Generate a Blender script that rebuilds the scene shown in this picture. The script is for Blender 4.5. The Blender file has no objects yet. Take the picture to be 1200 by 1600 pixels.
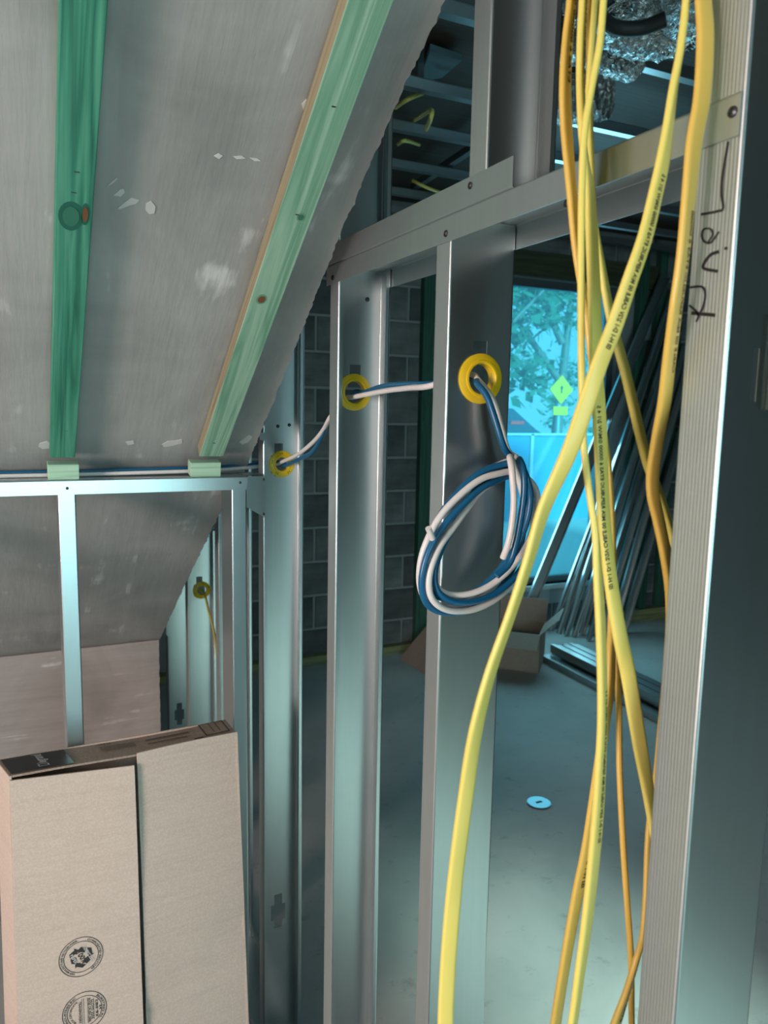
import bpy, bmesh, math, random
from mathutils import Vector, Matrix
random.seed(7)
SC = bpy.context.scene
COL = SC.collection
H = 1.55                                   # eye height of the camera

# ------------------------------------------------------------------ camera
FPX, PITCH, ROLL, YAW = 1202.38, 0.13483, 0.019608, 0.445728
_cy, _sy, _cp, _sp = math.cos(YAW), math.sin(YAW), math.cos(PITCH), math.sin(PITCH)
FWD = Vector((_sy*_cp, _cy*_cp, -_sp)); _r = Vector((_cy, -_sy, 0)); _u = _r.cross(FWD)
RGT = _r*math.cos(ROLL) + _u*math.sin(ROLL); UPV = _u*math.cos(ROLL) - _r*math.sin(ROLL)
CAM = Vector((0, 0, H))
cd = bpy.data.cameras.new('camera'); cam = bpy.data.objects.new('camera', cd); COL.objects.link(cam)
cd.sensor_fit = 'VERTICAL'; cd.sensor_height = 36; cd.sensor_width = 27; cd.lens = FPX/1600*36
cd.clip_start = .02; cd.clip_end = 300
m3 = Matrix((RGT, UPV, -FWD)).transposed(); cam.matrix_world = Matrix.Translation(CAM) @ m3.to_4x4()
cd.dof.use_dof = True; cd.dof.focus_distance = 1.15; cd.dof.aperture_fstop = 8.5
SC.camera = cam

# ------------------------------------------------------------------ world, sun, daylight, exposure
SC.view_settings.view_transform = 'Standard'; SC.view_settings.look = 'None'
SC.view_settings.gamma = 1; SC.view_settings.exposure = 0.0; SC.view_settings.use_curve_mapping = False
W = bpy.data.worlds.new('World'); SC.world = W; W.use_nodes = True
_bg = W.node_tree.nodes['Background']; _bg.inputs[0].default_value = (.62, .93, 1.0, 1); _bg.inputs[1].default_value = 1.8

def lamp(name, kind, loc, target, energy, color, **kw):
    d = bpy.data.lights.new(name, kind); d.energy = energy; d.color = color
    for k, v in kw.items(): setattr(d, k, v)
    o = bpy.data.objects.new(name, d); COL.objects.link(o); o.location = loc
    o.rotation_euler = (Vector(target)-Vector(loc)).to_track_quat('-Z', 'Y').to_euler()
    return o
SUN_DIR = Vector((.03, 1.0, -.41))
lamp('sun', 'SUN', (0, -8, 6), Vector((0, -8, 6))+SUN_DIR, 14.0, (.66, 1.0, .90), angle=.09)
# added area light before the solid rear wall, standing in for an unseen window
lamp('rear_area_fill', 'AREA', (.1, -3.97, 1.3), (.3, 1.0, 1.2), 80, (.55, .96, 1.0), shape='RECTANGLE', size=2.1, size_y=2.0)
# warm area light added on the left, its source is out of view
lamp('left_warm_fill', 'AREA', (-2.5, -.4, 1.45), (.3, 1.4, 1.0), 98, (1, .82, .75), shape='RECTANGLE', size=.9, size_y=.9)
# daylight through the window of the far room
lamp('window_daylight', 'AREA', (3.36, 4.16, 1.37), (2.9, 0, .8), 22, (.34, .84, 1.0), shape='RECTANGLE', size=.78, size_y=1.9)

# ------------------------------------------------------------------ pixel to place helpers (world axes: X along far wall, Y along partition)
def ray(x, y): return FWD + RGT*((x-600)/FPX) - UPV*((y-800)/FPX)
def onX(x, y, c): d = ray(x, y); return CAM + d*(c/d.x)
def onY(x, y, c): d = ray(x, y); return CAM + d*(c/d.y)
def onZ(x, y, z): d = ray(x, y); return CAM + d*((z-H)/d.z)
def onD(x, y, k): return CAM + ray(x, y)*k
TS = math.tan(math.radians(34.8))
def slopeZ(Y, z0): return H + z0 - TS*(Y-1.6)

# ------------------------------------------------------------------ materials
MATS = {}
def nt(name):
    m = bpy.data.materials.new(name); m.use_nodes = True; t = m.node_tree
    return m, t, t.nodes['Principled BSDF'], (lambda ty: t.nodes.new(ty)), t.links.new
def ramp(N, L, src, stops):
    r = N('ShaderNodeValToRGB'); L(src, r.inputs[0]); e = r.color_ramp.elements
    while len(e) < len(stops): e.new(.5)
    for k, (p, c) in enumerate(stops):
        e[k].position = p; e[k].color = (*c, 1) if len(c) == 3 else c
    return r
def coords(N, L, scale=(1, 1, 1), rot=(0, 0, 0), kind='Object'):
    c = N('ShaderNodeTexCoord'); src = c.outputs[kind]
    if any(rot):
        m0 = N('ShaderNodeMapping'); L(src, m0.inputs[0]); m0.inputs['Rotation'].default_value = rot; src = m0.outputs[0]
    mp = N('ShaderNodeMapping'); L(src, mp.inputs[0]); mp.inputs['Scale'].default_value = scale
    return mp.outputs[0]
def noise(N, L, vec, scale, detail=5, rough=.6, dist=0):
    n = N('ShaderNodeTexNoise'); L(vec, n.inputs['Vector']); n.inputs['Scale'].default_value = scale
    n.inputs['Detail'].default_value = detail; n.inputs['Roughness'].default_value = rough; n.inputs['Distortion'].default_value = dist
    return n.outputs['Fac']
def mixc(N, L, fac, a, b, mode='MIX'):
    x = N('ShaderNodeMix'); x.data_type = 'RGBA'; x.blend_type = mode
    for s, i in ((fac, 0), (a, 6), (b, 7)):
        if hasattr(s, 'is_output'): L(s, x.inputs[i])
        elif i == 0: x.inputs[0].default_value = s
        else: x.inputs[i].default_value = (*s, 1)
    return x.outputs[2]
def bump(N, L, b, src, strength, dist=.002):
    u = N('ShaderNodeBump'); u.inputs['Strength'].default_value = strength; u.inputs['Distance'].default_value = dist
    L(src, u.inputs['Height']); L(u.outputs[0], b.inputs['Normal']); return u
def plain(name, color, rough=.5, metal=0, spec=.5):
    if name in MATS: return MATS[name]
    m, t, b, N, L = nt(name); b.inputs['Base Color'].default_value = (*color, 1); b.inputs['Roughness'].default_value = rough
    b.inputs['Metallic'].default_value = metal; b.inputs['Specular IOR Level'].default_value = spec
    MATS[name] = m; return m
def steel(name, color=(.56, .62, .635), rough=(.27, .35), ribs=True):
    m, t, b, N, L = nt(name); v = coords(N, L)
    n1 = noise(N, L, v, 60, 3); n2 = noise(N, L, coords(N, L, (30, 30, 1.2)), 3, 4)
    n3 = noise(N, L, v, 9, 4)
    c = mixc(N, L, n2, tuple(k*.93 for k in color), tuple(min(1, k*1.05) for k in color))
    c = mixc(N, L, .25, c, ramp(N, L, n3, [(.3, tuple(k*.85 for k in color)), (.7, tuple(k*1.05 for k in color))]).outputs[0])
    L(c, b.inputs['Base Color']); b.inputs['Metallic'].default_value = 1
    b.inputs['Roughness'].default_value = (rough[0]+rough[1])/2
    if ribs:                                   # rolled ribs and knurling on the narrow flanges
        g = N('ShaderNodeNewGeometry'); s = N('ShaderNodeSeparateXYZ'); L(g.outputs['Normal'], s.inputs[0])
        a = N('ShaderNodeMath'); a.operation = 'ABSOLUTE'; L(s.outputs[0], a.inputs[0])
        k = N('ShaderNodeMath'); k.operation = 'GREATER_THAN'; L(a.outputs[0], k.inputs[0]); k.inputs[1].default_value = .9
        w1 = N('ShaderNodeTexWave'); w1.bands_direction = 'Y'; w1.inputs['Scale'].default_value = 95; L(v, w1.inputs[0])
        w2 = N('ShaderNodeTexWave'); w2.bands_direction = 'Z'; w2.inputs['Scale'].default_value = 60; L(v, w2.inputs[0])
        mu = N('ShaderNodeMath'); mu.operation = 'MULTIPLY_ADD'; L(w2.outputs['Fac'], mu.inputs[0]); mu.inputs[1].default_value = .12; L(w1.outputs['Fac'], mu.inputs[2])
        mm = N('ShaderNodeMath'); mm.operation = 'MULTIPLY'; L(mu.outputs[0], mm.inputs[0]); L(k.outputs[0], mm.inputs[1])
        bump(N, L, b, mm.outputs[0], .26, .0006)
        rr = N('ShaderNodeMath'); rr.operation = 'MULTIPLY_ADD'; L(k.outputs[0], rr.inputs[0]); rr.inputs[1].default_value = .20; rr.inputs[2].default_value = (rough[0]+rough[1])/2; L(rr.outputs[0], b.inputs['Roughness'])
    MATS[name] = m; return m
STEEL = steel('galvanised_steel'); STEELP = steel('plain_galvanised_steel', ribs=False)
STEELT = steel('dull_track_steel', rough=(.42, .5), ribs=False)
STEELC = steel('ceiling_channel_steel', (.42, .5, .54), (.25, .4), ribs=False)
DARKS = plain('dark_screw_steel', (.07, .075, .08), .4, .9)

def mk_concrete():
    m, t, b, N, L = nt('concrete_floor'); v = coords(N, L)
    n = noise(N, L, v, 1.6, 8, .6, .4); n2 = noise(N, L, v, 14, 6, .7)
    c = ramp(N, L, n, [(.3, (.30, .31, .30)), (.5, (.38, .39, .375)), (.72, (.45, .46, .44))]).outputs[0]
    d = ramp(N, L, n2, [(.28, (.45, .42, .38)), (.42, (1, 1, 1))]).outputs[0]
    L(mixc(N, L, .55, c, d, 'MULTIPLY'), b.inputs['Base Color']); b.inputs['Roughness'].default_value = .62
    bump(N, L, b, n2, .15, .004); return m
CONC = mk_concrete()
def mk_sheet(name, base, rotx, streak=(20, 2.2, 20), white=.62):
    m, t, b, N, L = nt(name); v = coords(N, L, streak, (rotx, 0, 0)); o = coords(N, L)
    a = noise(N, L, v, 1.0, 7, .65, .5); g = noise(N, L, o, 3.2, 6, .6, .8); f = noise(N, L, v, 5, 3)
    c = ramp(N, L, a, [(.25, tuple(k*.72 for k in base)), (.5, base), (.8, tuple(k*1.22 for k in base))]).outputs[0]
    c = mixc(N, L, .5, c, ramp(N, L, g, [(.3, tuple(k*.52 for k in base)), (.68, tuple(min(1, k*1.25) for k in base))]).outputs[0])
    s = N('ShaderNodeMath'); s.operation = 'MULTIPLY'; L(a, s.inputs[0]); L(noise(N, L, o, 7, 3), s.inputs[1])
    w = ramp(N, L, s.outputs[0], [(.335, (0, 0, 0)), (.42, (white,)*3)]).outputs[0]
    c = mixc(N, L, w, c, (.74, .75, .75))
    L(c, b.inputs['Base Color']); b.inputs['Roughness'].default_value = .55
    bump(N, L, b, f, .25, .003); return m
SHEET = mk_sheet('grey_cement_sheet', (.355, .362, .355), math.radians(34.8))
SHEET2 = mk_sheet('grey_riser_sheet', (.40, .375, .36), 0, (2.5, 40, 40), .7)
def mk_timber(name, c0, c1, c2, rot=(0, 0, 0), long='Y', knots=True):
    m, t, b, N, L = nt(name); sc = {'Y': (26, .8, 26), 'X': (.8, 26, 26), 'Z': (26, 26, .8)}[long]
    v = coords(N, L, sc, rot)
    n = noise(N, L, v, 1, 4, .5, 1.2)
    w = N('ShaderNodeMath'); w.operation = 'MULTIPLY'; w.inputs[1].default_value = 5.0; L(n, w.inputs[0])
    p = N('ShaderNodeMath'); p.operation = 'PINGPONG'; p.inputs[1].default_value = .5; L(w.outputs[0], p.inputs[0])
    c = ramp(N, L, p.outputs[0], [(0, c0), (.22, c1), (.5, c2)]).outputs[0]
    g = noise(N, L, v, 6, 3)
    c = mixc(N, L, .3, c, ramp(N, L, g, [(.3, c0), (.7, c2)]).outputs[0])
    L(c, b.inputs['Base Color']); b.inputs['Roughness'].default_value = .6; bump(N, L, b, g, .2, .001); return m
RX = math.radians(34.8)
TIMB_G = mk_timber('green_treated_pine', (.010, .13, .085), (.035, .25, .165), (.10, .36, .25), (RX, 0, 0))
TIMB_P = mk_timber('pale_green_treated_pine', (.12, .30, .20), (.24, .45, .33), (.36, .55, .42), (RX, 0, 0))
TIMB_E = mk_timber('tan_pine_edge', (.16, .14, .08), (.26, .225, .135), (.33, .30, .20), (RX, 0, 0))
TIMB_B = mk_timber('mint_pine_block', (.26, .46, .33), (.36, .58, .43), (.44, .66, .50), long='X')
TIMB_W = mk_timber('weathered_pine_plate', (.14, .15, .06), (.24, .25, .11), (.33, .33, .17), long='X')
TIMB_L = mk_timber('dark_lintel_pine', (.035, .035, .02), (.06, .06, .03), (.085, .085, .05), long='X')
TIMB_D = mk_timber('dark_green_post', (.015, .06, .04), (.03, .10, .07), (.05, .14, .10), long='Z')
def mk_block():
    m, t, b, N, L = nt('concrete_block'); o = N('ShaderNodeObjectInfo'); v = coords(N, L)
    n = noise(N, L, coords(N, L, kind='Generated'), 1.7, 5); n2 = noise(N, L, v, 60, 3)
    c = ramp(N, L, n, [(.3, (.09, .095, .10)), (.7, (.20, .205, .21))]).outputs[0]
    r = ramp(N, L, o.outputs['Random'], [(0, (.62, .62, .62)), (1, (1.25, 1.22, 1.2))]).outputs[0]
    L(mixc(N, L, 1.0, c, r, 'MULTIPLY'), b.inputs['Base Color']); b.inputs['Roughness'].default_value = .9
    bump(N, L, b, n2, .5, .003); return m
BLOCK = mk_block(); MORTAR = plain('grey_mortar', (.30, .31, .31), .95)
PLY = mk_timber('dark_brown_formply', (.035, .022, .016), (.055, .035, .026), (.075, .05, .038), long='X')
PLASTER = plain('grey_plasterboard', (.36, .33, .31), .9); DARKW = plain('dark_block_wall', (.07, .068, .066), .9)
def mk_card(name, c):
    m, t, b, N, L = nt(name); v = coords(N, L, (1, 1, 1)); n = noise(N, L, v, 3, 5); st = noise(N, L, coords(N, L, (8, 8, 130)), 1, 3)
    f = noise(N, L, v, 260, 2)
    cc = ramp(N, L, n, [(.3, tuple(k*.88 for k in c)), (.7, tuple(min(1, k*1.08) for k in c))]).outputs[0]
    cc = mixc(N, L, .35, cc, ramp(N, L, st, [(.3, tuple(k*.78 for k in c)), (.55, c)]).outputs[0])
    cc = mixc(N, L, .18, cc, ramp(N, L, f, [(.4, tuple(k*.7 for k in c)), (.75, (.85, .82, .76))]).outputs[0])
    L(cc, b.inputs['Base Color']); b.inputs['Roughness'].default_value = .85; bump(N, L, b, st, .3, .0015); return m
CARD = mk_card('cardboard', (.60, .49, .42)); CARDW = mk_card('brown_cardboard', (.33, .25, .20))
INK = plain('printing_ink', (.035, .033, .033), .7); INKB = plain('marker_ink', (.012, .009, .012), .45)
LABELK = plain('black_label', (.016, .014, .017), .35); WHITEINK = plain('white_ink', (.5, .5, .5), .6)
BROWNINK = plain('brown_ink', (.12, .085, .07), .8)
YEL = plain('yellow_cable_sheath', (.78, .66, .16), .36); YELD = plain('deep_yellow_cable_sheath', (.70, .47, .10), .38)
BLUE = plain('blue_cable_sheath', (.004, .105, .24), .32); WHITE = plain('white_cable_sheath', (.72, .70, .70), .35)
GROM = plain('yellow_grommet_plastic', (.80, .55, .012), .35)
FOIL = None
def mk_foil():
    m, t, b, N, L = nt('crumpled_foil'); v = coords(N, L); n = noise(N, L, coords(N, L, (1, 1, 3)), 22, 4, .6, 1.5)
    b.inputs['Base Color'].default_value = (.75, .8, .82, 1); b.inputs['Metallic'].default_value = 1; b.inputs['Roughness'].default_value = .18
    bump(N, L, b, n, 1.0, .02); return m
FOIL = mk_foil()
BLACK = plain('black_rubber', (.012, .012, .013), .6)

# ------------------------------------------------------------------ mesh helpers
def link(name, me, mat=None, parent=None):
    o = bpy.data.objects.new(name, me); COL.objects.link(o)
    if mat is not None:
        if isinstance(mat, (list, tuple)):
            for k in mat: me.materials.append(k)
        else: me.materials.append(mat)
    if parent: o.parent = parent
    return o
def tag(o, label=None, cat=None, group=None, kind=None):
    if label: o['label'] = label
    if cat: o['category'] = cat
    if group: o['group'] = group
    if kind: o['kind'] = kind
    return o
def empty(name, loc=(0, 0, 0)):
    o = bpy.data.objects.new(name, None); o.empty_display_size = .05; COL.objects.link(o); o.location = loc; return o
def mesh(name, V, F, mat=None, parent=None, smooth=0, solid=0, off=0):
    me = bpy.data.meshes.new(name); me.from_pydata([tuple(v) for v in V], [], F); me.update()
    if smooth:
        for p in me.polygons: p.use_smooth = True
        me.set_sharp_from_angle(angle=math.radians(smooth))
    o = link(name, me, mat, parent)
    if parent is not None: o.matrix_parent_inverse = Matrix.Translation(-Vector(parent.location))
    if solid:
        md = o.modifiers.new('thickness', 'SOLIDIFY'); md.thickness = solid; md.offset = off
    return o
BOXF = [(0, 3, 2, 1), (4, 5, 6, 7), (0, 1, 5, 4), (1, 2, 6, 5), (2, 3, 7, 6), (3, 0, 4, 7)]
def boxvf(a, b, V=None, F=None):
    V = [] if V is None else V; F = [] if F is None else F; n = len(V)
    x0, y0, z0 = a; x1, y1, z1 = b
    V += [(x0, y0, z0), (x1, y0, z0), (x1, y1, z0), (x0, y1, z0), (x0, y0, z1), (x1, y0, z1), (x1, y1, z1), (x0, y1, z1)]
    F += [tuple(k+n for k in f) for f in BOXF]; return V, F
def box(name, a, b, mat, parent=None, bevel=0):
    V, F = boxvf(a, b); o = mesh(name, V, F, mat, parent)
    if bevel:
        md = o.modifiers.new('bevel', 'BEVEL'); md.width = bevel; md.segments = 2
    return o
def obox(name, o0, ux, uy, uz, mat, parent=None, bevel=0):        # box from a corner and three edge vectors
    o0 = Vector(o0); ux = Vector(ux); uy = Vector(uy); uz = Vector(uz)
    V = [o0, o0+ux, o0+ux+uy, o0+uy, o0+uz, o0+ux+uz, o0+ux+uy+uz, o0+uy+uz]
    F = BOXF if ux.cross(uy).dot(uz) > 0 else [tuple(reversed(f)) for f in BOXF]
    o = mesh(name, V, F, mat, parent)
    if bevel:
        md = o.modifiers.new('bevel', 'BEVEL'); md.width = bevel; md.segments = 2
    return o
def spline(P, n=8):
    P = [tuple(p) for p in P]; out = []
    Q = [tuple(2*a-b for a, b in zip(P[0], P[1]))] + P + [tuple(2*a-b for a, b in zip(P[-1], P[-2]))]
    for i in range(1, len(Q)-2):
        p0, p1, p2, p3 = Q[i-1:i+3]
        for k in range(n):
            t = k/n
            out.append(tuple(.5*(2*b+(c-a)*t+(2*a-5*b+4*c-d)*t*t+(3*b-a-3*c+d)*t**3) for a, b, c, d in zip(p0, p1, p2, p3)))
    out.append(P[-1]); return out
def tube(name, pts, r, mat, parent=None, seg=10, n=8, fit=True):
    P = [Vector(p[:3]) for p in (spline(pts, n) if fit else pts)]
    V, F = [], []; T0 = (P[1]-P[0]).normalized()
    N0 = T0.orthogonal().normalized()
    for i, p in enumerate(P):
        T = (P[min(i+1, len(P)-1)]-P[max(i-1, 0)]).normalized()
        N0 = (N0 - T*N0.dot(T)).normalized(); B = T.cross(N0)
        rr = r(i/(len(P)-1)) if callable(r) else r
        for k in range(seg):
            a = 2*math.pi*k/seg; V.append(p + (N0*math.cos(a)+B*math.sin(a))*rr)
        if i:
            for k in range(seg):
                a0 = (i-1)*seg; b0 = i*seg; F.append((a0+k, a0+(k+1) % seg, b0+(k+1) % seg, b0+k))
    F.append(tuple(reversed(range(seg)))); F.append(tuple(range(len(V)-seg, len(V))))
    return mesh(name, V, F, mat, parent, smooth=50)
def sweep(prof, z0, z1, cuts=(), zs=()):
    """profile list of (x,y) swept in z; cuts = (i0,i1,za,zb) removes profile segments i0..i1-1 between heights"""
    Z = sorted(set([z0, z1] + [round(z, 5) for c in cuts for z in c[2:4] if z0 < z < z1] + list(zs)))
    V = [(x, y, z) for z in Z for x, y in prof]; n = len(prof); F = []
    for j in range(len(Z)-1):
        zm = (Z[j]+Z[j+1])/2
        for i in range(n-1):
            if any(c[0] <= i < c[1] and c[2] < zm < c[3] for c in cuts): continue
            F.append((j*n+i, j*n+i+1, (j+1)*n+i+1, (j+1)*n+i))
    return V, F
def arc(cx, cy, r, a0, a1, k=5):
    return [(cx+r*math.cos(math.radians(a0+(a1-a0)*i/k)), cy+r*math.sin(math.radians(a0+(a1-a0)*i/k))) for i in range(k+1)]
_tc = {}
def text2d(s, size=1.0):
    if s not in _tc:
        cu = bpy.data.curves.new('print', 'FONT'); cu.body = s; cu.size = 1; cu.resolution_u = 2; cu.offset = .022
        ob = bpy.data.objects.new('print', cu); me = ob.to_mesh()
        _tc[s] = ([(v.co.x, v.co.y) for v in me.vertices], [tuple(p.vertices) for p in me.polygons])
        ob.to_mesh_clear(); bpy.data.objects.remove(ob); bpy.data.curves.remove(cu)
    V, F = _tc[s]; return [(x*size, y*size) for x, y in V], F

# ------------------------------------------------------------------ the setting
CX0, CX1 = .477, .569                     # near and far faces of the stud partition
CEIL = H + 1.22; YW = 4.30; XL, XR, YB = -3.0, 6.4, -4.0
fl = box('floor', (XL, YB, -.12), (XR, YW+.22, 0), CONC); tag(fl, kind='structure', label='bare grey concrete slab floor')
ce = box('ceiling', (XL, YB, CEIL), (XR, YW+.22, CEIL+.12), PLY); tag(ce, kind='structure', label='dark brown plywood ceiling above the steel channels')
wl = box('wall_left', (XL-.12, YB, 0), (XL, YW, CEIL), PLASTER); tag(wl, kind='structure')
wr = box('wall_right', (XR, YB, 0), (XR+.12, YW, CEIL), DARKW); tag(wr, kind='structure')
V, F = boxvf((XL, YB-.12, 0), (.84, YB, CEIL)); boxvf((1.5, YB-.12, 0), (XR, YB, CEIL), V, F); boxvf((.84, YB-.12, 2.4), (1.5, YB, CEIL), V, F)
wb = mesh('wall_rear', V, F, DARKW); tag(wb, kind='structure')
# far wall of concrete blocks with the window opening
wx0, wx1 = onY(800, 640, YW).x-.06, onY(956, 640, YW).x+.01
wz0, wz1 = onY(860, 912, YW).z, onY(870, 438, YW).z
V, F = boxvf((XL, YW, 0), (wx0, YW+.2, CEIL)); boxvf((wx1, YW, 0), (XR, YW+.2, CEIL), V, F)
boxvf((wx0, YW, 0), (wx1, YW+.2, wz0), V, F); boxvf((wx0, YW, wz1), (wx1, YW+.2, CEIL), V, F)
wf = mesh('wall_far', V, F, MORTAR); tag(wf, kind='structure', label='far wall of grey concrete blocks around the window')
bw, bh, gap = .40, .208, .016
def blockmesh(w):
    V, F = boxvf((0, -.012, 0), (w-gap, .002, bh-gap)); me = bpy.data.meshes.new('block')
    bm = bmesh.new(); vs = [bm.verts.new(v) for v in V]
    for f in F: bm.faces.new([vs[k] for k in f])
    bmesh.ops.bevel(bm, geom=[e for e in bm.edges if all(abs(v.co.y+.012) < 1e-5 for v in e.verts)], offset=.004, segments=1, affect='EDGES')
    bm.to_mesh(me); bm.free(); me.materials.append(BLOCK); return me
BM1, BM2 = blockmesh(bw), blockmesh(bw/2)
for j in range(13):
    z = .002 + j*bh
    if z+bh > CEIL: break
    x = 1.0 - (bw/2 if j % 2 else 0)
    while x < 5.0:
        w = bw
        if x < wx0 < x+bw-.01:
            w = bw/2 if wx0-x > bw/2-.03 else 0
        inside = (x+w > wx0+.02 and x < wx1-.02 and z+bh > wz0 and z < wz1+.02)
        if w and not inside:
            o = bpy.data.objects.new('block', BM1 if w == bw else BM2); COL.objects.link(o); o.location = (x, YW, z); o.parent = wf
        x += bw
# window: aluminium frame, tinted glass
def mk_glass():
    m, t, b, N, L = nt('blue_tinted_film_glass'); t.nodes.remove(b)
    tr = N('ShaderNodeBsdfTransparent'); tr.inputs[0].default_value = (.37, .80, .93, 1)
    gl = N('ShaderNodeBsdfGlossy'); gl.inputs['Roughness'].default_value = .08
    fr = N('ShaderNodeFresnel'); fr.inputs[0].default_value = 1.45; mx = N('ShaderNodeMixShader')
    tl = N('ShaderNodeBsdfTranslucent'); tl.inputs[0].default_value = (.37, .80, .93, 1); m2 = N('ShaderNodeMixShader'); m2.inputs[0].default_value = .22
    L(tr.outputs[0], m2.inputs[1]); L(tl.outputs[0], m2.inputs[2])
    L(fr.outputs[0], mx.inputs[0]); L(m2.outputs[0], mx.inputs[1]); L(gl.outputs[0], mx.inputs[2])
    L(mx.outputs[0], t.nodes['Material Output'].inputs[0]); return m
FRAME = plain('grey_aluminium_frame', (.20, .22, .24), .4, .7)
wn = empty('window_1', ((wx0+wx1)/2, YW+.08, wz0)); tag(wn, kind='structure', label='tall window with blue tinted film and grey frame')
V, F = boxvf((wx0, YW+.05, wz0), (wx0+.04, YW+.11, wz1)); mesh('jamb', V, F, FRAME, wn)
V, F = boxvf((wx1-.055, YW+.03, wz0), (wx1, YW+.11, wz1)); mesh('jamb', V, F, FRAME, wn)
V, F = boxvf((wx0, YW+.05, wz1-.05), (wx1, YW+.11, wz1)); mesh('head', V, F, FRAME, wn)
V, F = boxvf((wx0, YW+.05, wz0), (wx1, YW+.11, wz0+.04)); mesh('bottom_rail', V, F, FRAME, wn)
V, F = boxvf((wx0-.02, YW-.03, wz0-.03), (wx1+.02, YW+.12, wz0)); mesh('window_sill', V, F, plain('pale_sill', (.45, .47, .47), .6), wn)
V, F = boxvf((wx0+.03, YW+.075, wz0+.03), (wx1-.03, YW+.081, wz1-.03)); mesh('pane', V, F, mk_glass(), wn)
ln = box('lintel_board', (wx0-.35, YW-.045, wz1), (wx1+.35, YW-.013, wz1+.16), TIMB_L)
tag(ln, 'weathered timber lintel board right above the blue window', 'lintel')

# ------------------------------------------------------------------ stair soffit sheet with ragged right edge, riser board, battens
SZ = -.088
def edge_x(Y):
    K = [(0, .47), (.8, .456), (.95, .449), (1.13, .448), (1.45, .455), (1.66, .457), (1.85, .440), (2.2, .426), (2.7, .412)]
    base = next(a[1]+(b[1]-a[1])*(Y-a[0])/(b[0]-a[0]) for a, b in zip(K, K[1:]) if Y <= b[0])
    return base + .0006*math.sin(Y*61)+.0006*math.sin(Y*143+1)+random.uniform(-.0016, .0016)
Y0s, Y1s = .02, 2.62
V, F = [], []; n = 520
for i in range(n+1):
    Y = Y0s + (Y1s-Y0s)*i/n; z = slopeZ(Y, SZ); ex = edge_x(Y)
    for k, (x, dz) in enumerate(((-1.7, 0), (ex, 0), (ex+random.uniform(-.003, .003), .006), (ex-.004, .014), (-1.7, .014))): V.append((x, Y, z+dz))
    if i:
        a, b = (i-1)*5, i*5
        for k in range(5): F.append((a+k, a+(k+1) % 5, b+(k+1) % 5, b+k))
F += [tuple(range(5)), tuple(reversed(range(n*5, n*5+5)))]
so = mesh('soffit_sheet', V, [tuple(reversed(f)) for f in F], SHEET); tag(so, 'large sloping grey fibre cement sheet with ragged edge under the stairs', 'sheet')
zc = slopeZ(Y1s, SZ); V, F = [], []; n = 160
for i in range(n+1):
    z = zc*(1-i/n); ex = .408+random.uniform(-.001, .001)+.0007*math.sin(i*.7)
    for x, y in ((-1.7, Y1s-.012), (ex, Y1s-.012), (ex, Y1s), (-1.7, Y1s)): V.append((x, y, z+.0))
    if i:
        a, b = (i-1)*4, i*4
        for k in range(4): F.append((a+k, a+(k+1) % 4, b+(k+1) % 4, b+k))
F += [tuple(range(4)), tuple(reversed(range(n*4, n*4+4)))]
ri = mesh('riser_sheet', V, F, SHEET2); tag(ri, 'upright pinkish grey sheet closing the foot of the sloping soffit', 'sheet')
nrm = Vector((0, -math.sin(math.radians(34.8)), -math.cos(math.radians(34.8))))   # points down, out of the soffit
sdir = Vector((0, math.cos(math.radians(34.8)), -math.sin(math.radians(34.8))))
def batten(x0, x1, mat, edge, label, ylow):
    root = empty('timber_batten', (x0, ylow, slopeZ(ylow, SZ))); tag(root, label, 'batten', 'timber battens under the soffit')
    p0 = Vector((x0, .05, slopeZ(.05, SZ)-.0005)); ln_ = (ylow-.05)/sdir.y
    V = []; F = []
    o = obox('face_board', p0+nrm*.001, Vector((x1-x0, 0, 0)), sdir*ln_, nrm*.026, [mat, edge], root, bevel=.0015)
    for p in o.data.polygons:
        if abs(p.normal.x) > .9: p.material_index = 1
    return o
def knot(parent, x, y, rx, ry, mat, ringm):
    c = Vector((x, y, slopeZ(y, SZ)))+nrm*.0278
    for nm, k, mm, h in (('knot', 1, mat, .0006), ('knot_ring', 1.5, ringm, 0)):
        V = [c+nrm*h] + [c+nrm*h+Vector((1, 0, 0))*math.cos(a)*rx*k+sdir*math.sin(a)*ry*k for a in [i*math.pi/10 for i in range(20)]]
        mesh(nm, V, [(0, 1+(i+1) % 20, 1+i) for i in range(20)], mm, parent)
KN = plain('brown_knot', (.16, .07, .03), .6); KR = plain('green_knot_ring', (.03, .17, .11), .6); KG = plain('dark_green_knot', (.012, .12, .085), .6); KP = plain('pale_knot_ring', (.16, .30, .19), .6)
bl = batten(.055, .099, TIMB_G, TIMB_G, 'dark green treated pine batten, left one on the soffit', 1.594)
br = batten(.334, .384, TIMB_P, TIMB_E, 'pale green treated pine batten with tan edge, nearer the ragged sheet edge', 1.594)
def onS(x, y): d = ray(x, y); t = (SZ+TS*1.6-.033)/(d.z+TS*d.y); return CAM+d*t
k = onS(132, 352); knot(bl, min(k.x, .0955), k.y, .0035, .012, KN, KG)
k = onS(110, 355); knot(bl, k.x, k.y, .010, .016, KR, KG)
k = onS(464, 355); knot(br, k.x, k.y, .004, .005, KR, KP)
k = onS(404, 480); knot(br, k.x, k.y, .0055, .0075, KN, KP)
for px, py in ((120, 268), (115, 300), (103, 673)):
    k = onS(px, py); mesh('staple', *boxvf((k.x-.003, k.y-.0006, k.z-.0012), (k.x+.003, k.y+.0006, k.z)), DARKS, bl)
for px, py in ((522, 166), (465, 335), (335, 692)):
    k = onS(px, py); mesh('staple', *boxvf((k.x-.003, k.y-.0008, k.z-.0012), (k.x+.002, k.y+.0008, k.z)), DARKS, br)

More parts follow.
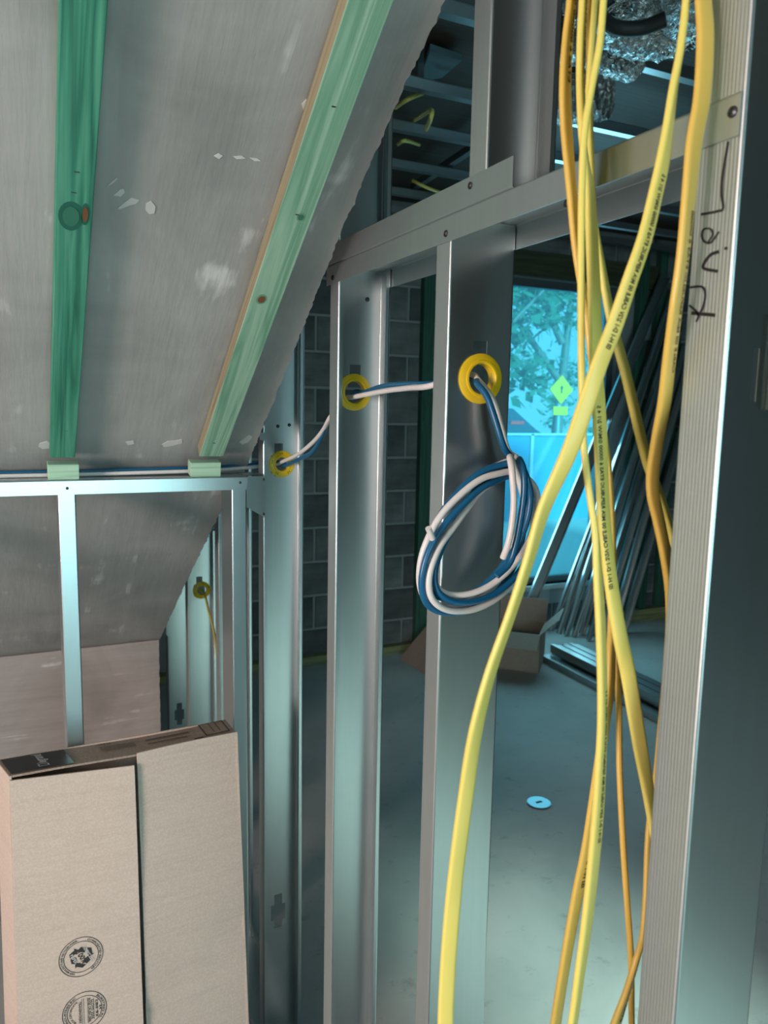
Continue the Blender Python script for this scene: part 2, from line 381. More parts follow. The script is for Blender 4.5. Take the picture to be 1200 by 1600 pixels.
PAINT = plain('dried_white_paste', (.56, .56, .55), .8)
def smear(pts):                             # dried paste on the soffit sheet, a thin irregular patch
    Q = []
    for x, y in pts:
        d = ray(x, y); t = (SZ+TS*1.6)/(d.z+TS*d.y); Q.append(CAM+d*t+nrm*.0006)
    mesh('paste_smear', Q, [tuple(range(len(Q)))], PAINT, so, solid=.0008)
for pts in (((166, 291), (176, 282), (182, 277), (183, 279), (176, 286)), ((177, 305), (188, 295), (193, 294), (195, 300), (188, 307), (184, 305)), ((192, 318), (205, 308), (218, 312), (212, 318), (203, 320), (188, 326), (183, 325)),
            ((228, 318), (236, 313), (243, 322), (241, 333), (233, 334), (227, 327)), ((471, 162), (478, 155), (490, 153), (488, 165), (482, 184), (476, 180)),
            ((334, 243), (342, 239), (348, 243), (342, 248)), ((364, 244), (378, 243), (384, 247), (370, 248)), ((390, 246), (402, 247), (408, 251), (398, 251)), ((253, 694), (262, 689), (275, 688), (284, 686), (285, 692), (270, 696), (256, 698)),
            ((62, 692), (74, 689), (80, 692), (78, 700), (66, 701), (60, 697)), ((196, 690), (208, 688), (210, 693), (200, 695)), ((374, 690), (388, 679), (395, 682), (388, 690), (378, 694))):
    smear(pts)

# ------------------------------------------------------------------ low steel frame under the soffit
LY0, LY1 = 1.57, 1.665; LZ = H-.1485
def profile_track(flange, depth, r=.0018):     # U: from near flange tip, across the web, to far flange tip; local (a along width, b along flange)
    e = .0006
    return [(0, flange), (0, r+e)] + arc(r, r, r, 180, 270, 4) + [(r+e, 0), (depth-r-e, 0)] + arc(depth-r, r, r, 270, 360, 4) + [(depth, r+e), (depth, flange)]
def track_x(name, x0, x1, y0, y1, ztop, fl, mat, down=True):
    pr = profile_track(fl, y1-y0); s = -1 if down else 1
    V = [(x, y0+a, ztop+s*b) for x in (x0, x1) for a, b in pr]; n = len(pr)
    F = [(i, i+1, n+i+1, n+i) for i in range(n-1)]
    return mesh(name, V, F, mat, None, smooth=40, solid=.0012)
def track_y(name, y0, y1, x0, x1, zweb, fl, mat, down=True):
    pr = profile_track(fl, x1-x0); s = -1 if down else 1
    V = [(x0+a, y, zweb+s*b) for y in (y0, y1) for a, b in pr]; n = len(pr)
    F = [(i, i+1, n+i+1, n+i) for i in range(n-1)]
    return mesh(name, V, F, mat, None, smooth=40, solid=.0012)
def screw(parent, p, d, r=.0042):
    p = Vector(p); d = Vector(d).normalized(); a = d.orthogonal().normalized(); b = d.cross(a); V = []; F = []
    for rr, h in ((r, 0), (r*.95, .0012), (r*.55, .0022), (r*.4, .0012)):
        V += [p+d*h+(a*math.cos(t)+b*math.sin(t))*rr for t in [i*math.pi/5 for i in range(10)]]
    for j in range(3):
        F += [(j*10+i, j*10+(i+1) % 10, j*10+10+(i+1) % 10, j*10+10+i) for i in range(10)]
    F.append(tuple(range(30, 40)))
    return mesh('screw', V, F, DARKS, parent, smooth=35)
lt = track_x('low_frame_track', -1.6, .432, LY0, LY1, LZ, .027, STEELP); tag(lt, 'horizontal steel track topping the low frame under the soffit', 'steel track')
p = onY(105, 763, LY0); screw(lt, (p.x, LY0-.0006, p.z), (0, -1, 0), .003)
p = onY(375, 754, LY0); screw(lt, (p.x, LY0-.0006, p.z), (0, -1, 0), .003)
mesh('bent_tab', [(.4335, 1.583, LZ-.001), (.4765, 1.584, LZ-.001), (.4765, 1.584, LZ-.092), (.4335, 1.583, LZ-.066)], [(0, 1, 2, 3)], STEELP, lt, solid=.0012)
mesh('top_tab', [(.430, 1.578, LZ+.0012), (.476, 1.600, LZ+.0012), (.476, 1.655, LZ+.0012), (.430, 1.660, LZ+.0012)], [(0, 1, 2, 3)], STEELP, lt, solid=.001)
for zz in (-.008, -.082): screw(lt, (.4705, 1.5825, LZ+zz), (0, -1, 0), .0028)
def cstud_prof(o, u, v, web, fl, lip, r=.002):
    """C profile as 2D points: lip - flange - web - flange - lip. o corner, u along web, v along flange (opening)"""
    o = Vector(o); u = Vector(u); v = Vector(v)
    e = .0006
    q = [(lip, fl), (r+e, fl)] + [(r - r*math.sin(math.radians(a)), fl-r+r*math.cos(math.radians(a))) for a in (0, 30, 60, 90)] + [(0, fl-r-e), (0, r+e)] \
        + [(r-r*math.cos(math.radians(a)), r-r*math.sin(math.radians(a))) for a in (0, 18, 36, 54, 72, 90)] + [(r+e, 0)]
    h = [(web/2-.018, 0), (web/2-.010, 0), (web/2+.010, 0), (web/2+.018, 0)]
    q2 = [(web-a, b) for a, b in reversed(q)]
    pts = q+h+q2
    return [tuple(o+u*a+v*b) for a, b in pts], len(q)
def cstud(name, o, u, v, z0, z1, web=.092, fl=.036, lip=.008, holes=(), mat=STEEL, extra=(), low=.040):
    pr, k = cstud_prof(o, u, v, web, fl, lip)
    cuts = list(extra)
    for zc_ in holes: cuts += [(k+1, k+2, zc_-(low if zc_ > .9 else .04), zc_+.046), (k, k+3, zc_-.020, zc_+.020)]
    V, F = sweep(pr, z0, z1, cuts)
    return mesh(name, V, F, mat, None, smooth=40, solid=.0011)
s = cstud('low_frame_stud', (.066, LY0+.0015), (0, 1), (1, 0), .002, LZ-.002, web=.091, fl=.031, mat=STEELP); tag(s, 'light blue grey steel stud in the middle of the low frame, behind the cardboard box', 'steel stud')
s = cstud('low_frame_stud', (-.36, LY0+.0015), (0, 1), (1, 0), .002, LZ-.002, web=.091, fl=.031, mat=STEELP); tag(s, 'steel stud of the low frame beyond the left picture edge', 'steel stud')
s = cstud('low_frame_stud', (.3995, LY0+.0015), (0, 1), (1, 0), .002, LZ-.002, web=.091, fl=.031, mat=STEELP); tag(s, 'steel end post of the low frame standing beside the stud partition', 'steel stud')
lb = track_x('low_frame_track', -1.6, .432, LY0, LY1, .001, .03, STEELP, False); tag(lb, 'bottom steel track of the low frame on the floor, behind the cardboard box', 'steel track')
for k_, (px0, px1, lab) in enumerate(((75, 124, 'mint green pine block under the dark green batten'), (298, 345, 'mint green pine block under the pale green batten'))):
    a = onY(px0, 748, LY0+.006); b = onY(px1, 745, LY0+.006)
    o = obox('timber_block', (a.x, LY0+.006, LZ+.0008), (b.x-a.x, 0, 0), (0, .03, .006), (0, -.004, .029), TIMB_B, None, bevel=.001); tag(o, lab, 'timber block', 'timber blocks on the low frame')

# ------------------------------------------------------------------ stud partition
ZH = H+.228                                # seam between lower head track and upper track
zs1 = H-.129
def pstud(Yw, z0, z1, label, holes=(), toward=-1, extra=(), fl=.036):
    s_ = cstud('steel_stud', (CX0, Yw), (1, 0), (0, toward), z0, z1, holes=holes, fl=fl, extra=extra, low=.026)
    return tag(s_, label, 'steel stud', 'steel studs of the partition')
h1 = onY(440, 1423, 1.642).z; hC = onY(276, 1118, 2.88).z
S3 = pstud(.828, .003, ZH-.002, 'steel stud carrying the hanging coil of blue and white cable', (H+.038,), 1, fl=.034)
S2 = pstud(1.219, .003, ZH-.002, 'steel stud at the left end of the header track, second from the coil', (H+.025,))
S1 = pstud(1.642, .003, CEIL-.01, 'steel stud joined to the low frame by a bent tab', (zs1, h1), extra=[(0, 14, H-.075, H-.058)])
SA = pstud(2.06, .003, slopeZ(2.06, SZ)+.35, 'narrow looking steel stud just behind the low frame end post', ())
SB = pstud(2.492, .003, slopeZ(2.49, SZ)+.3, 'steel stud with a small yellow grommet low under the soffit', (onY(315, 922, 2.492).z,), extra=[(0, 14, H-.545, H-.30)])
SC_ = pstud(2.885, .003, slopeZ(2.88, SZ)+.3, 'farthest steel stud beside the foot of the soffit', (hC,), extra=[(0, 14, H-.86, H-.6)])
SR = pstud(.416, .003, CEIL-.01, 'nearest steel stud with black marker writing, at right edge', (H+.03,), 1, fl=.040)
U3 = pstud(.791, ZH+.0015, CEIL-.01, 'short upper steel stud standing above the header track', (), fl=.036)
U2 = pstud(1.219, ZH+.0015, CEIL-.01, 'upper steel stud half hidden behind the soffit edge', (), fl=.034)
ht = track_y('header_track', .418, 1.232, CX0-.0018, CX1+.0018, ZH, .030, STEELT); tag(ht, 'long steel header track crossing over the doorway and studs', 'steel track')
ut = track_y('upper_track', .70, 1.232, CX0-.0018, CX1+.0018, ZH+.0014, .031, STEELT, False); tag(ut, 'short steel track lying on the header track, holding the upper studs', 'steel track')
for px, py, pr_ in ((697, 365, ht), (1145, 175, ht), (520, 434, ht), (735, 290, ut)):
    q = onX(px, py, CX0-.0024); screw(pr_, q, (-1, 0, 0), .0042)
for px, py in ((886, 318),):
    q = onX(px, py, CX0-.0024); screw(ht, q, (-1, 0, 0), .004)
q = onY(574, 468, 1.218); screw(S2, q, (0, -1, 0), .004)
q = onY(534, 458, 1.218); screw(S2, q, (0, -1, 0), .0025)
for px, py in ((434, 666), (452, 664)):
    q = onY(px, py, 1.641); screw(S1, q, (0, -1, 0), .004)
bt = track_y('floor_track', .83, 2.95, CX0-.0018, CX1+.0018, .0015, .03, STEEL, False); tag(bt, 'steel floor track carrying the studs left of the doorway', 'steel track')
bt2 = track_y('floor_track', -.2, .452, CX0-.0018, CX1+.0018, .0015, .03, STEEL, False); tag(bt2, 'short steel floor track under the nearest stud', 'steel track')
ct = track_y('ceiling_track', -.2, 2.0, CX0-.0018, CX1+.0018, CEIL-.003, .03, STEEL); tag(ct, 'steel ceiling track above the partition studs', 'steel track')

# marker writing on the nearest stud
def stroke(pts, w=.0017):
    P = [onX(x, y, CX0-.0013) for x, y in spline(pts, 6)] if len(pts) > 2 else [onX(x, y, CX0-.0013) for x, y in pts]
    V, F = [], []
    for i, p in enumerate(P):
        T = (P[min(i+1, len(P)-1)]-P[max(i-1, 0)]).normalized(); S = T.cross(Vector((1, 0, 0))).normalized()
        V += [p-S*w/2, p+S*w/2]
        if i: F.append((2*i-2, 2*i-1, 2*i+1, 2*i))
    o = mesh('marker_stroke', V, F, INKB, SR, solid=.0003); return o
stroke([(1137.6, 221), (1134, 241), (1128.5, 276), (1127, 302), (1129.4, 325), (1121, 330), (1095, 335)])
stroke([(1105, 380), (1113, 367), (1110, 358), (1100, 358), (1096, 367), (1100, 377), (1110, 379), (1123, 362)], .0013)
stroke([(1121, 424), (1100, 419.5), (1100, 411), (1110, 398), (1123, 393)], .0022)
stroke([(1132, 388), (1136, 388)], .002)
stroke([(1078, 449), (1096, 448), (1101.5, 459), (1098, 480), (1090, 494)], .0017)
stroke([(1080.5, 489), (1117, 492.5)], .0026)
stroke([(1077, 477), (1091, 491), (1087.5, 503)], .0015)

# ------------------------------------------------------------------ yellow grommets
def grommet(c, R, ri, label, marks=0):
    c = Vector(c); root = empty('cable_grommet', c); tag(root, label, 'grommet', 'yellow grommets in the studs')
    prof = [(ri, .010), (ri, -.004), (ri+.0015, -.0055), (ri+.004, -.0052), (ri+.0045, -.0038), (R-.002, -.0030), (R, -.0015), (R, .0), (ri+.003, .0), (ri+.003, .010)]
    n = 36; V, F = [], []
    for i in range(n):
        a = 2*math.pi*i/n
        V += [c+Vector((math.cos(a)*r_, y_-.0008, math.sin(a)*r_)) for r_, y_ in prof]
    k_ = len(prof)
    for i in range(n):
        for j in range(k_):
            F.append((i*k_+j, i*k_+(j+1) % k_, ((i+1) % n)*k_+(j+1) % k_, ((i+1) % n)*k_+j))
    ring = mesh('ring', V, F, GROM, root, smooth=35)
    for j in range(marks):
        a = .4+j*2*math.pi/marks; ra, rb = ri+.0065, R-.004
        for d in (-.09, .09):
            p = c+Vector((math.cos(a+d)*ra, -.0047, math.sin(a+d)*ra)); q_ = c+Vector((math.cos(a+d)*rb, -.0044, math.sin(a+d)*rb))
            S = (q_-p).cross(Vector((0, 1, 0))).normalized()*.0007
            mesh('printed_mark', [p-S, p+S, q_+S, q_-S], [(0, 1, 2, 3)], INK, ring)
    return root
g3 = onY(750, 592, .828); g2 = onY(553, 613, 1.219); g1 = onY(440, 725, 1.642); gb = onY(315, 922, 2.492)
grommet(g3, .031, .0185, 'large yellow grommet in the stud above the cable coil')
grommet(g2, .031, .0185, 'yellow grommet in the middle stud with cables passing through')
grommet(g1, .0295, .0150, 'yellow grommet with black marks just right of the low frame tab', 5)
grommet(gb, .029, .0150, 'smallest yellow grommet, low under the soffit edge', 6)

# ------------------------------------------------------------------ blue and white cable with the hanging coil
R_C = .0041
def coil(slots):
    """loops of the hanging coil: each loop keeps its own place in the round bundle; returns 3D points"""
    base = [(800, 730), (780, 738), (752, 752), (724, 780), (698, 815), (677, 856), (668, 895), (672, 925), (688, 940), (714, 944),
            (746, 936), (775, 917), (799, 889), (817, 855), (828, 815), (829, 778), (820, 753), (810, 738)]
    cx, cy = 748, 842; out = []; n = len(base)
    for L_, sl in enumerate(slots):
        nx = slots[min(L_+1, len(slots)-1)]
        for i, (x, y) in enumerate(base):
            t = i/n; k = max(0, (t-.80)/.20); k = k*k*(3-2*k)
            A = [(.0093*1.35*math.cos(q*math.pi/3+2.2*math.pi*t), .0093*math.sin(q*math.pi/3+2.2*math.pi*t)) for q in (sl, nx)]
            ro = A[0][0]*(1-k)+A[1][0]*k; do = A[0][1]*(1-k)+A[1][1]*k
            dx, dy = x-cx, y-cy; d_ = math.hypot(dx, dy)
            out.append(onY(x+dx/d_*ro*1230, y+dy/d_*ro*1230, .780+do))
    return out
rnd = random.Random(3)
def run(px, mode='Y'): return [Vector(p) for p in px]
def path_cable(col, dz, exit_px):
    P = []
    zt = LZ+R_C+.0012
    P += [Vector((-1.5, 1.635+dz[0], zt+dz[1])), Vector((-.5, 1.638+dz[0], zt+dz[1])), Vector((.03, 1.632+dz[0], zt+dz[1])), Vector((.2, 1.625+dz[0], zt+dz[1]+.002)), Vector((.36, 1.63+dz[0], zt+dz[1]+.004)),
          Vector((.46, 1.665+dz[0]*.4, zt+dz[1]+.006)), Vector((.50, 1.672, g1.z-.004+dz[1])), Vector((g1.x-.004, 1.655, g1.z+dz[1]*.5))]
    return P
# blue
B = path_cable('b', (.016, .0045), None)
B += [Vector((g1.x+.004, 1.628, g1.z-.002)), onY(470, 716, 1.53), onY(488, 706, 1.46), onY(503, 682, 1.38), onY(515, 655, 1.30), Vector((g2.x+.004, 1.235, g2.z-.002)), Vector((g2.x+.012, 1.205, g2.z+.000)),
      onY(600, 603, 1.10), onY(640, 600, .98), onY(672, 600, .90), Vector((g3.x+.0, .845, g3.z+.000)), onY(746, 600, .812), onY(762, 622, .795), onY(775, 660, .785), onY(788, 700, .780)]
WH = path_cable('w', (-.002, .0), None)
WH += [Vector((g1.x-.004, 1.622, g1.z+.007)), onY(465, 710, 1.52), onY(488, 692, 1.43), onY(505, 672, 1.35), onY(516, 652, 1.28), Vector((g2.x-.010, 1.235, g2.z-.012)), Vector((g2.x-.006, 1.205, g2.z-.008)),
      onY(600, 611, 1.08), onY(640, 606, .97), onY(672, 603, .89), Vector((g3.x-.004, .850, g3.z+.006)), onY(749, 597, .820), onY(770, 625, .808), onY(782, 665, .800), onY(793, 704, .795)]
B += coil((1, 3, 5)); WH += coil((0, 2, 4))
# wraps that tie the coil, then the loose ends
def wrap(xs, dY): return [onY(x, y, dY+dd) for x, y, dd in xs]
B += wrap([(812, 718, -.012), (818, 735, -.026), (819, 770, -.030), (813, 815, -.030), (806, 850, -.028), (796, 880, -.026), (776, 900, -.026)], .775)
WH += wrap([(797, 714, -.015), (800, 735, -.028), (803, 780, -.031), (800, 820, -.031), (794, 850, -.029), (786, 872, -.022)], .775)
bc = tube('blue_cable', B, R_C, BLUE, n=6); tag(bc, 'blue cable threaded through the yellow grommets and coiled on the stud', 'cable')
wc = tube('white_cable', WH, R_C, WHITE, n=6); tag(wc, 'white cable running with the blue one and hanging in the coil', 'cable')
e = [onY(676, 842, .765), onY(672, 832, .762), onY(669, 825, .760)]
tube('cable_end', e, .0036, WHITE, wc)
# stray yellow cable at the far small grommet
yc = tube('thin_yellow_cable', [gb+Vector((-.02, .06, .01)), gb+Vector((.0, .005, -.003)), gb+Vector((.004, -.03, -.012)), onY(325, 950, 2.40), onY(334, 985, 2.30), onY(340, 1030, 2.2)], .004, YEL); tag(yc, 'thin yellow cable dangling from the low grommet under the soffit', 'cable')

# ------------------------------------------------------------------ flat yellow cables hanging in the foreground
def flat_cable(name, pts, mat, label, thick=.0066, prints=(), parent=None):
    """pts: (px, py, depth, width in pixels); a flat twin cable turning on its way, seen width gives the turn"""
    S = spline(pts, 10); P = [onD(a[0], a[1], a[2]) for a in S]; Wd = .0136; n = 16
    V, F, FR = [], [], []; Tp = None
    for i, p in enumerate(P):
        T = (P[min(i+1, len(P)-1)]-P[max(i-1, 0)]).normalized()
        view = (p-CAM).normalized(); A = T.cross(view).normalized(); Bn = A.cross(T).normalized()
        w = S[i][3]*S[i][2]/FPX
        c = min(1, max(0, (w-thick)/(Wd-thick))); th = math.acos(c)
        U = A*math.cos(th)+Bn*math.sin(th); Nn = T.cross(U).normalized()
        FR.append((p, T, U, Nn))
        for k in range(n):
            a = 2*math.pi*k/n; ca, sa = math.cos(a), math.sin(a)
            q_ = p+U*math.copysign(abs(ca)**.55, ca)*Wd/2+Nn*math.copysign(abs(sa)**.75, sa)*thick/2*(1-.12*(1-abs(ca)))
            V.append(q_)
        if i:
            for k in range(n): F.append(((i-1)*n+k, (i-1)*n+(k+1) % n, i*n+(k+1) % n, i*n+k))
    F.append(tuple(range(n))[::-1]); F.append(tuple(range(len(V)-n, len(V))))
    o = mesh(name, V, F, mat, parent, smooth=60); tag(o, label, 'cable', 'flat yellow cables in front of the doorway')
    # printed legend, running up the sheath
    D = [0]
    for i in range(1, len(P)): D.append(D[-1]+(P[i]-P[i-1]).length)
    for (py0, py1, s_, off, sz) in prints:
        tv, tf = text2d(s_, sz); xmax = max(v[0] for v in tv); xmin = min(v[0] for v in tv)
        ia = min(range(len(S)), key=lambda k: abs(S[k][1]-py1)); ib = min(range(len(S)), key=lambda k: abs(S[k][1]-py0))
        da, db = D[ia], D[ib]; VV = []
        for x, y in tv:
            d = da+(db-da)*(x-xmin)/(xmax-xmin)
            j = max(0, min(len(D)-2, next((k for k in range(len(D)-1) if D[k+1] >= d), len(D)-2))); f_ = (d-D[j])/(D[j+1]-D[j])
            p = FR[j][0].lerp(FR[j+1][0], f_); U = FR[j][2].lerp(FR[j+1][2], f_).normalized(); Nn = FR[j][3].lerp(FR[j+1][3], f_).normalized()
            tocam = (CAM-p).normalized(); sN = 1 if Nn.dot(tocam) > 0 else -1
            Sv = U*(1 if U.dot(RGT) > 0 else -1)
            lat = off+y-sz*.35
            VV.append(p+Sv*lat+Nn*sN*(thick/2*1.0-.0006*abs(lat)/.005+.0003))
        mesh('printed_legend', VV, tf, INK, o)
    return o
LG = 'ISI H-1 D-1 2/2V CABLE 00 M/A REPUBLIC ETAS 6 00000 0/M/W 2/1 4 5'
flat_cable('flat_cable', [(893, -160, .645, 17), (894, -60, .645, 17), (893, 0, .645, 17), (887, 60, .65, 18), (883, 130, .65, 19), (885, 200, .655, 19), (893, 300, .66, 17), (901, 393, .665, 15), (917, 498, .67, 13), (928, 590, .675, 13), (940, 660, .68, 13), (951, 740, .69, 13), (957, 850, .70, 13), (957, 940, .71, 14), (955, 1010, .72, 15), (953, 1070, .72, 16), (947, 1120, .72, 16), (938, 1180, .72, 16), (927, 1260, .725, 17), (917, 1330, .73, 19), (902, 1400, .735, 18), (884, 1500, .74, 17), (868, 1600, .75, 17), (845, 1750, .76, 17)], YELD,
           'deep yellow flat cable, leftmost of the bunch at the top', prints=((-60, 130, 'ETAS 6 00000 0/1 2/1V', .001, .0058), (1300, 1382, 'ISI H-1 D-1 2/2V', .001, .0062)))
flat_cable('flat_cable', [(914, -160, .63, 15), (912, -60, .63, 15), (911, 0, .63, 15), (908, 60, .63, 15), (907, 130, .632, 15), (909, 200, .635, 14), (914, 250, .638, 14), (921, 300, .64, 18), (926, 400, .64, 20), (929, 480, .64, 21), (932, 580, .64, 21), (936, 640, .64, 21), (939, 700, .645, 21), (941, 760, .65, 20), (945, 830, .655, 21), (952, 890, .66, 21), (960, 945, .665, 22), (970, 1000, .67, 23), (981, 1050, .68, 24), (991, 1110, .685, 23), (1001, 1170, .69, 22), (1010, 1220, .70, 20), (1021, 1285, .705, 18), (1040, 1400, .70, 18), (1055, 1560, .70, 18), (1060, 1700, .70, 18)], YEL,
           'flat yellow cable with the longest black lettering, down the middle of the bunch', prints=((-40, 200, 'REPUBLIC CABLE 00 ETAS 2/1V', .000, .0058), (632, 918, LG, -.0036, .0056)))
flat_cable('flat_cable', [(950, -160, .61, 11), (947, -60, .61, 11), (943, 0, .61, 11), (937, 70, .61, 12), (924, 140, .612, 12), (913, 210, .614, 11), (909, 300, .616, 9), (908, 400, .617, 9), (908, 500, .62, 9), (909, 600, .622, 9), (912, 693, .624, 9), (920, 763, .626, 10), (930, 833, .628, 13), (934, 900, .63, 16), (938, 970, .632, 17), (941, 1063, .635, 17), (941, 1133, .637, 17), (938, 1200, .64, 18), (934, 1270, .643, 19), (926, 1360, .646, 19), (917, 1440, .65, 18), (906, 1520, .655, 17), (895, 1600, .66, 16), (870, 1760, .67, 16)], YEL,
           'bright yellow flat cable with lettering that hangs almost straight down', prints=((1080, 1312, LG, .0008, .0056),))
flat_cable('flat_cable', [(935, -160, .655, 10), (932, -60, .655, 10), (930, 0, .655, 10), (924, 80, .658, 10), (919, 160, .66, 10), (921, 250, .662, 10), (928, 340, .664, 11), (938, 405, .666, 14), (955, 498, .668, 16), (977, 580, .67, 17), (989, 630, .675, 17), (1002, 685, .68, 17), (1016, 735, .69, 17), (1034, 782, .70, 15), (1049, 833, .71, 14), (1070, 920, .72, 14), (1085, 1060, .74, 14), (1085, 1300, .76, 14), (1080, 1700, .8, 14)], YEL,
           'flat yellow cable crossing to the right behind the marked stud')
flat_cable('flat_cable', [(1074, -160, .565, 12), (1074, -60, .565, 12), (1072, 0, .565, 12), (1064, 70, .565, 13), (1052, 140, .566, 16), (1044, 200, .567, 19), (1036, 250, .568, 22), (1025, 300, .57, 23), (1008, 370, .572, 24), (984, 440, .575, 25), (960, 510, .58, 26), (937, 568, .583, 26), (917, 628, .586, 27), (890, 705, .59, 26), (850, 795, .6, 22), (826, 875, .605, 19), (798, 960, .61, 18), (765, 1055, .615, 19), (742, 1148, .62, 22), (727, 1250, .63, 24), (714, 1350, .635, 24), (706, 1430, .64, 25), (700, 1510, .645, 25), (696, 1600, .65, 25), (693, 1760, .66, 25)], YEL,
           'wide yellow flat cable sweeping down to the left in front of all others', prints=((275, 547, LG, .0, .0056),))
flat_cable('flat_cable', [(1095, -160, .555, 24), (1096, -60, .555, 25), (1099, 0, .555, 25), (1102, 60, .555, 26), (1097, 150, .556, 26), (1085, 220, .558, 25), (1077, 300, .562, 23), (1067, 400, .57, 21), (1056, 480, .58, 21), (1046, 560, .60, 21), (1038, 630, .62, 21), (1027, 690, .65, 20), (1020, 740, .665, 20), (1021, 775, .67, 20), (1029, 812, .675, 19), (1038, 857, .68, 18), (1044, 905, .69, 15), (1046, 950, .70, 13), (1044, 1000, .70, 12), (1036, 1100, .725, 12), (1025, 1220, .74, 12), (1016, 1280, .74, 12), (1012, 1330, .735, 12), (1009, 1400, .725, 11), (1004, 1462, .715, 11), (994, 1500, .71, 12), (979, 1550, .71, 13), (962, 1600, .71, 16), (930, 1700, .71, 18)], YELD,
           'broad yellow flat cable beside the marked stud, rightmost at the top', prints=((330, 580, 'CABLE 00 M/A REPUBLIC ETAS 6 00000', .0022, .0042), (1530, 1592, 'ETAS 0 2/1V', .001, .005)))
flat_cable('flat_cable', [(925, -160, .672, 10), (921, 0, .672, 10), (922, 200, .672, 10), (930, 400, .69, 9), (934, 550, .705, 9), (944, 700, .72, 9), (952, 820, .732, 9), (958, 900, .738, 10), (962, 980, .74, 10), (965, 1050, .74, 11), (967, 1110, .74, 11), (968, 1200, .735, 11), (974, 1325, .73, 11), (981, 1425, .73, 11), (986, 1500, .735, 11), (987, 1600, .74, 11), (990, 1760, .75, 11)], YELD,
           'thin looking yellow flat cable seen edge on, low in the bunch', prints=((1075, 1190, 'REPUBLIC ETAS 6 000', .0042, .004),))

# ------------------------------------------------------------------ tall cardboard box leaning against the low frame
BT, BBm = onY(200, 1178, 1.458).z, 0.0
Yt, Yb = 1.450, 1.380
up = Vector((0, (Yt-Yb), BT)).normalized(); out = Vector((0, -up.z, up.y)); hgt = BT/up.z
bx0, bx1, dep = -.036, .382, .100
o0 = Vector((bx0, Yb, .0))                  # front bottom left
cb = empty('cardboard_box', (bx0+.2, Yb+.05, 0)); tag(cb, 'tall worn cardboard box with recycling stamps leaning against the low frame', 'box')
wd = bx1-bx0
def bp(u, v, w): return o0+Vector((u+(u-wd/2)*.05*(1-v/hgt)+.024*w/dep*(1-u/wd), .045*u, 0))+up*v+out*w
lift = -dep*out.z                         # rear bottom edge stays on the floor
def slab(name, u0, u1, v0, v1, w0, w1, mat, nu=1, nv=1, fn=None):
    V, F = [], []; 
    for s_, w in ((0, w0), (1, w1)):
        for j in range(nv+1):
            for i in range(nu+1):
                u = u0+(u1-u0)*i/nu; v = v0+(v1-v0)*j/nv; dw, dv = fn(i/nu, j/nv) if fn else (0, 0)
                V.append(bp(u, v+dv, w+dw))
    n1 = (nu+1)*(nv+1); r_ = nu+1
    for j in range(nv):
        for i in range(nu):
            a = j*r_+i; F.append((a, a+r_, a+r_+1, a+1)); F.append((n1+a, n1+a+1, n1+a+r_+1, n1+a+r_))
    bd = [i for i in range(nu+1)] + [j*r_+nu for j in range(1, nv+1)] + [nv*r_+i for i in range(nu-1, -1, -1)] + [j*r_ for j in range(nv-1, 0, -1)]
    for k_ in range(len(bd)):
        a, b = bd[k_], bd[(k_+1) % len(bd)]; F.append((a, b, n1+b, n1+a))
    return mesh(name, V, F, mat, cb, smooth=30)
SIDE = slab('side_panel', 0, .004, .01, hgt-.003, -dep, -.003, CARD)
slab('side_panel', wd-.004, wd, .01, hgt-.003, -dep, -.003, CARD)
slab('back_panel', .004, wd-.004, .02, hgt-.002, -dep, -dep+.004, CARD)
slab('bottom_panel', .004, wd-.004, .012, .016, -dep+.004, -.004, CARDW)
TOPP = slab('top_panel', .001, wd-.001, hgt-.006, hgt-.002, -dep, -.004, CARDW, 12, 2, lambda a, b: (0, .004*math.sin(a*7)*.3-.003*math.sin(math.pi*a)))
seam = onY(219, 1400, 1.4).x-bx0
um = seam
FLAP = slab('front_flap', 0, um-.002, .004, hgt-.008, .0, .004, CARD, 8, 24, lambda a, b: (.015*a+.0012*math.sin(b*9)-(.003 if abs(b-.30) < .022 else 0), -.010*a*b))
slab('front_flap', um+.006, wd, .004, hgt+.001, -.007, -.003, CARD, 8, 24, lambda a, b: (.014*(1-a)+.0015*math.sin(b*11+1)-(.004 if abs(b-.42-a*.12) < .02 else 0), .002*math.sin(a*3)))
# printing on the box
def face_print(name, V2, F2, uc, vc, ang, w, mat, sx=1):
    c_, s_ = math.cos(ang), math.sin(ang)
    V3 = [(uc+(x*c_-y*s_), vc+(x*s_+y*c_)) for x, y in V2]
    return mesh(name, [bp(x, y, w(x, y)) for x, y in V3], F2, mat, FLAP)
def flapw(u, v): a = u/(um-.002); b = (v-.004)/(hgt-.012); return .004+.015*a+.0012*math.sin(b*9)+.0006
def ring2(r0, r1, n=48):
    V = []; 
    for i in range(n):
        a = 2*math.pi*i/n; V += [(r0*math.cos(a), r0*math.sin(a)), (r1*math.cos(a), r1*math.sin(a))]
    return V, [(2*i, 2*i+1, (2*i+3) % (2*n), (2*i+2) % (2*n)) for i in range(n)]
def boxuv(px, py):                          # pixel to (u, v) on the front plane
    d = ray(px, py); n_ = out; t = ((o0+out*.008)-CAM).dot(n_)/d.dot(n_); p = CAM+d*t-o0; return p.x, p.dot(up)
def circ_text(s_, R, a_start, a_end, size):
    tv, tf = text2d(s_, size); x1 = max(v[0] for v in tv); V = []
    for x, y in tv:
        a = a_start+(a_end-a_start)*x/x1; r_ = R+y; V.append((r_*math.cos(a), r_*math.sin(a)))
    return V, tf
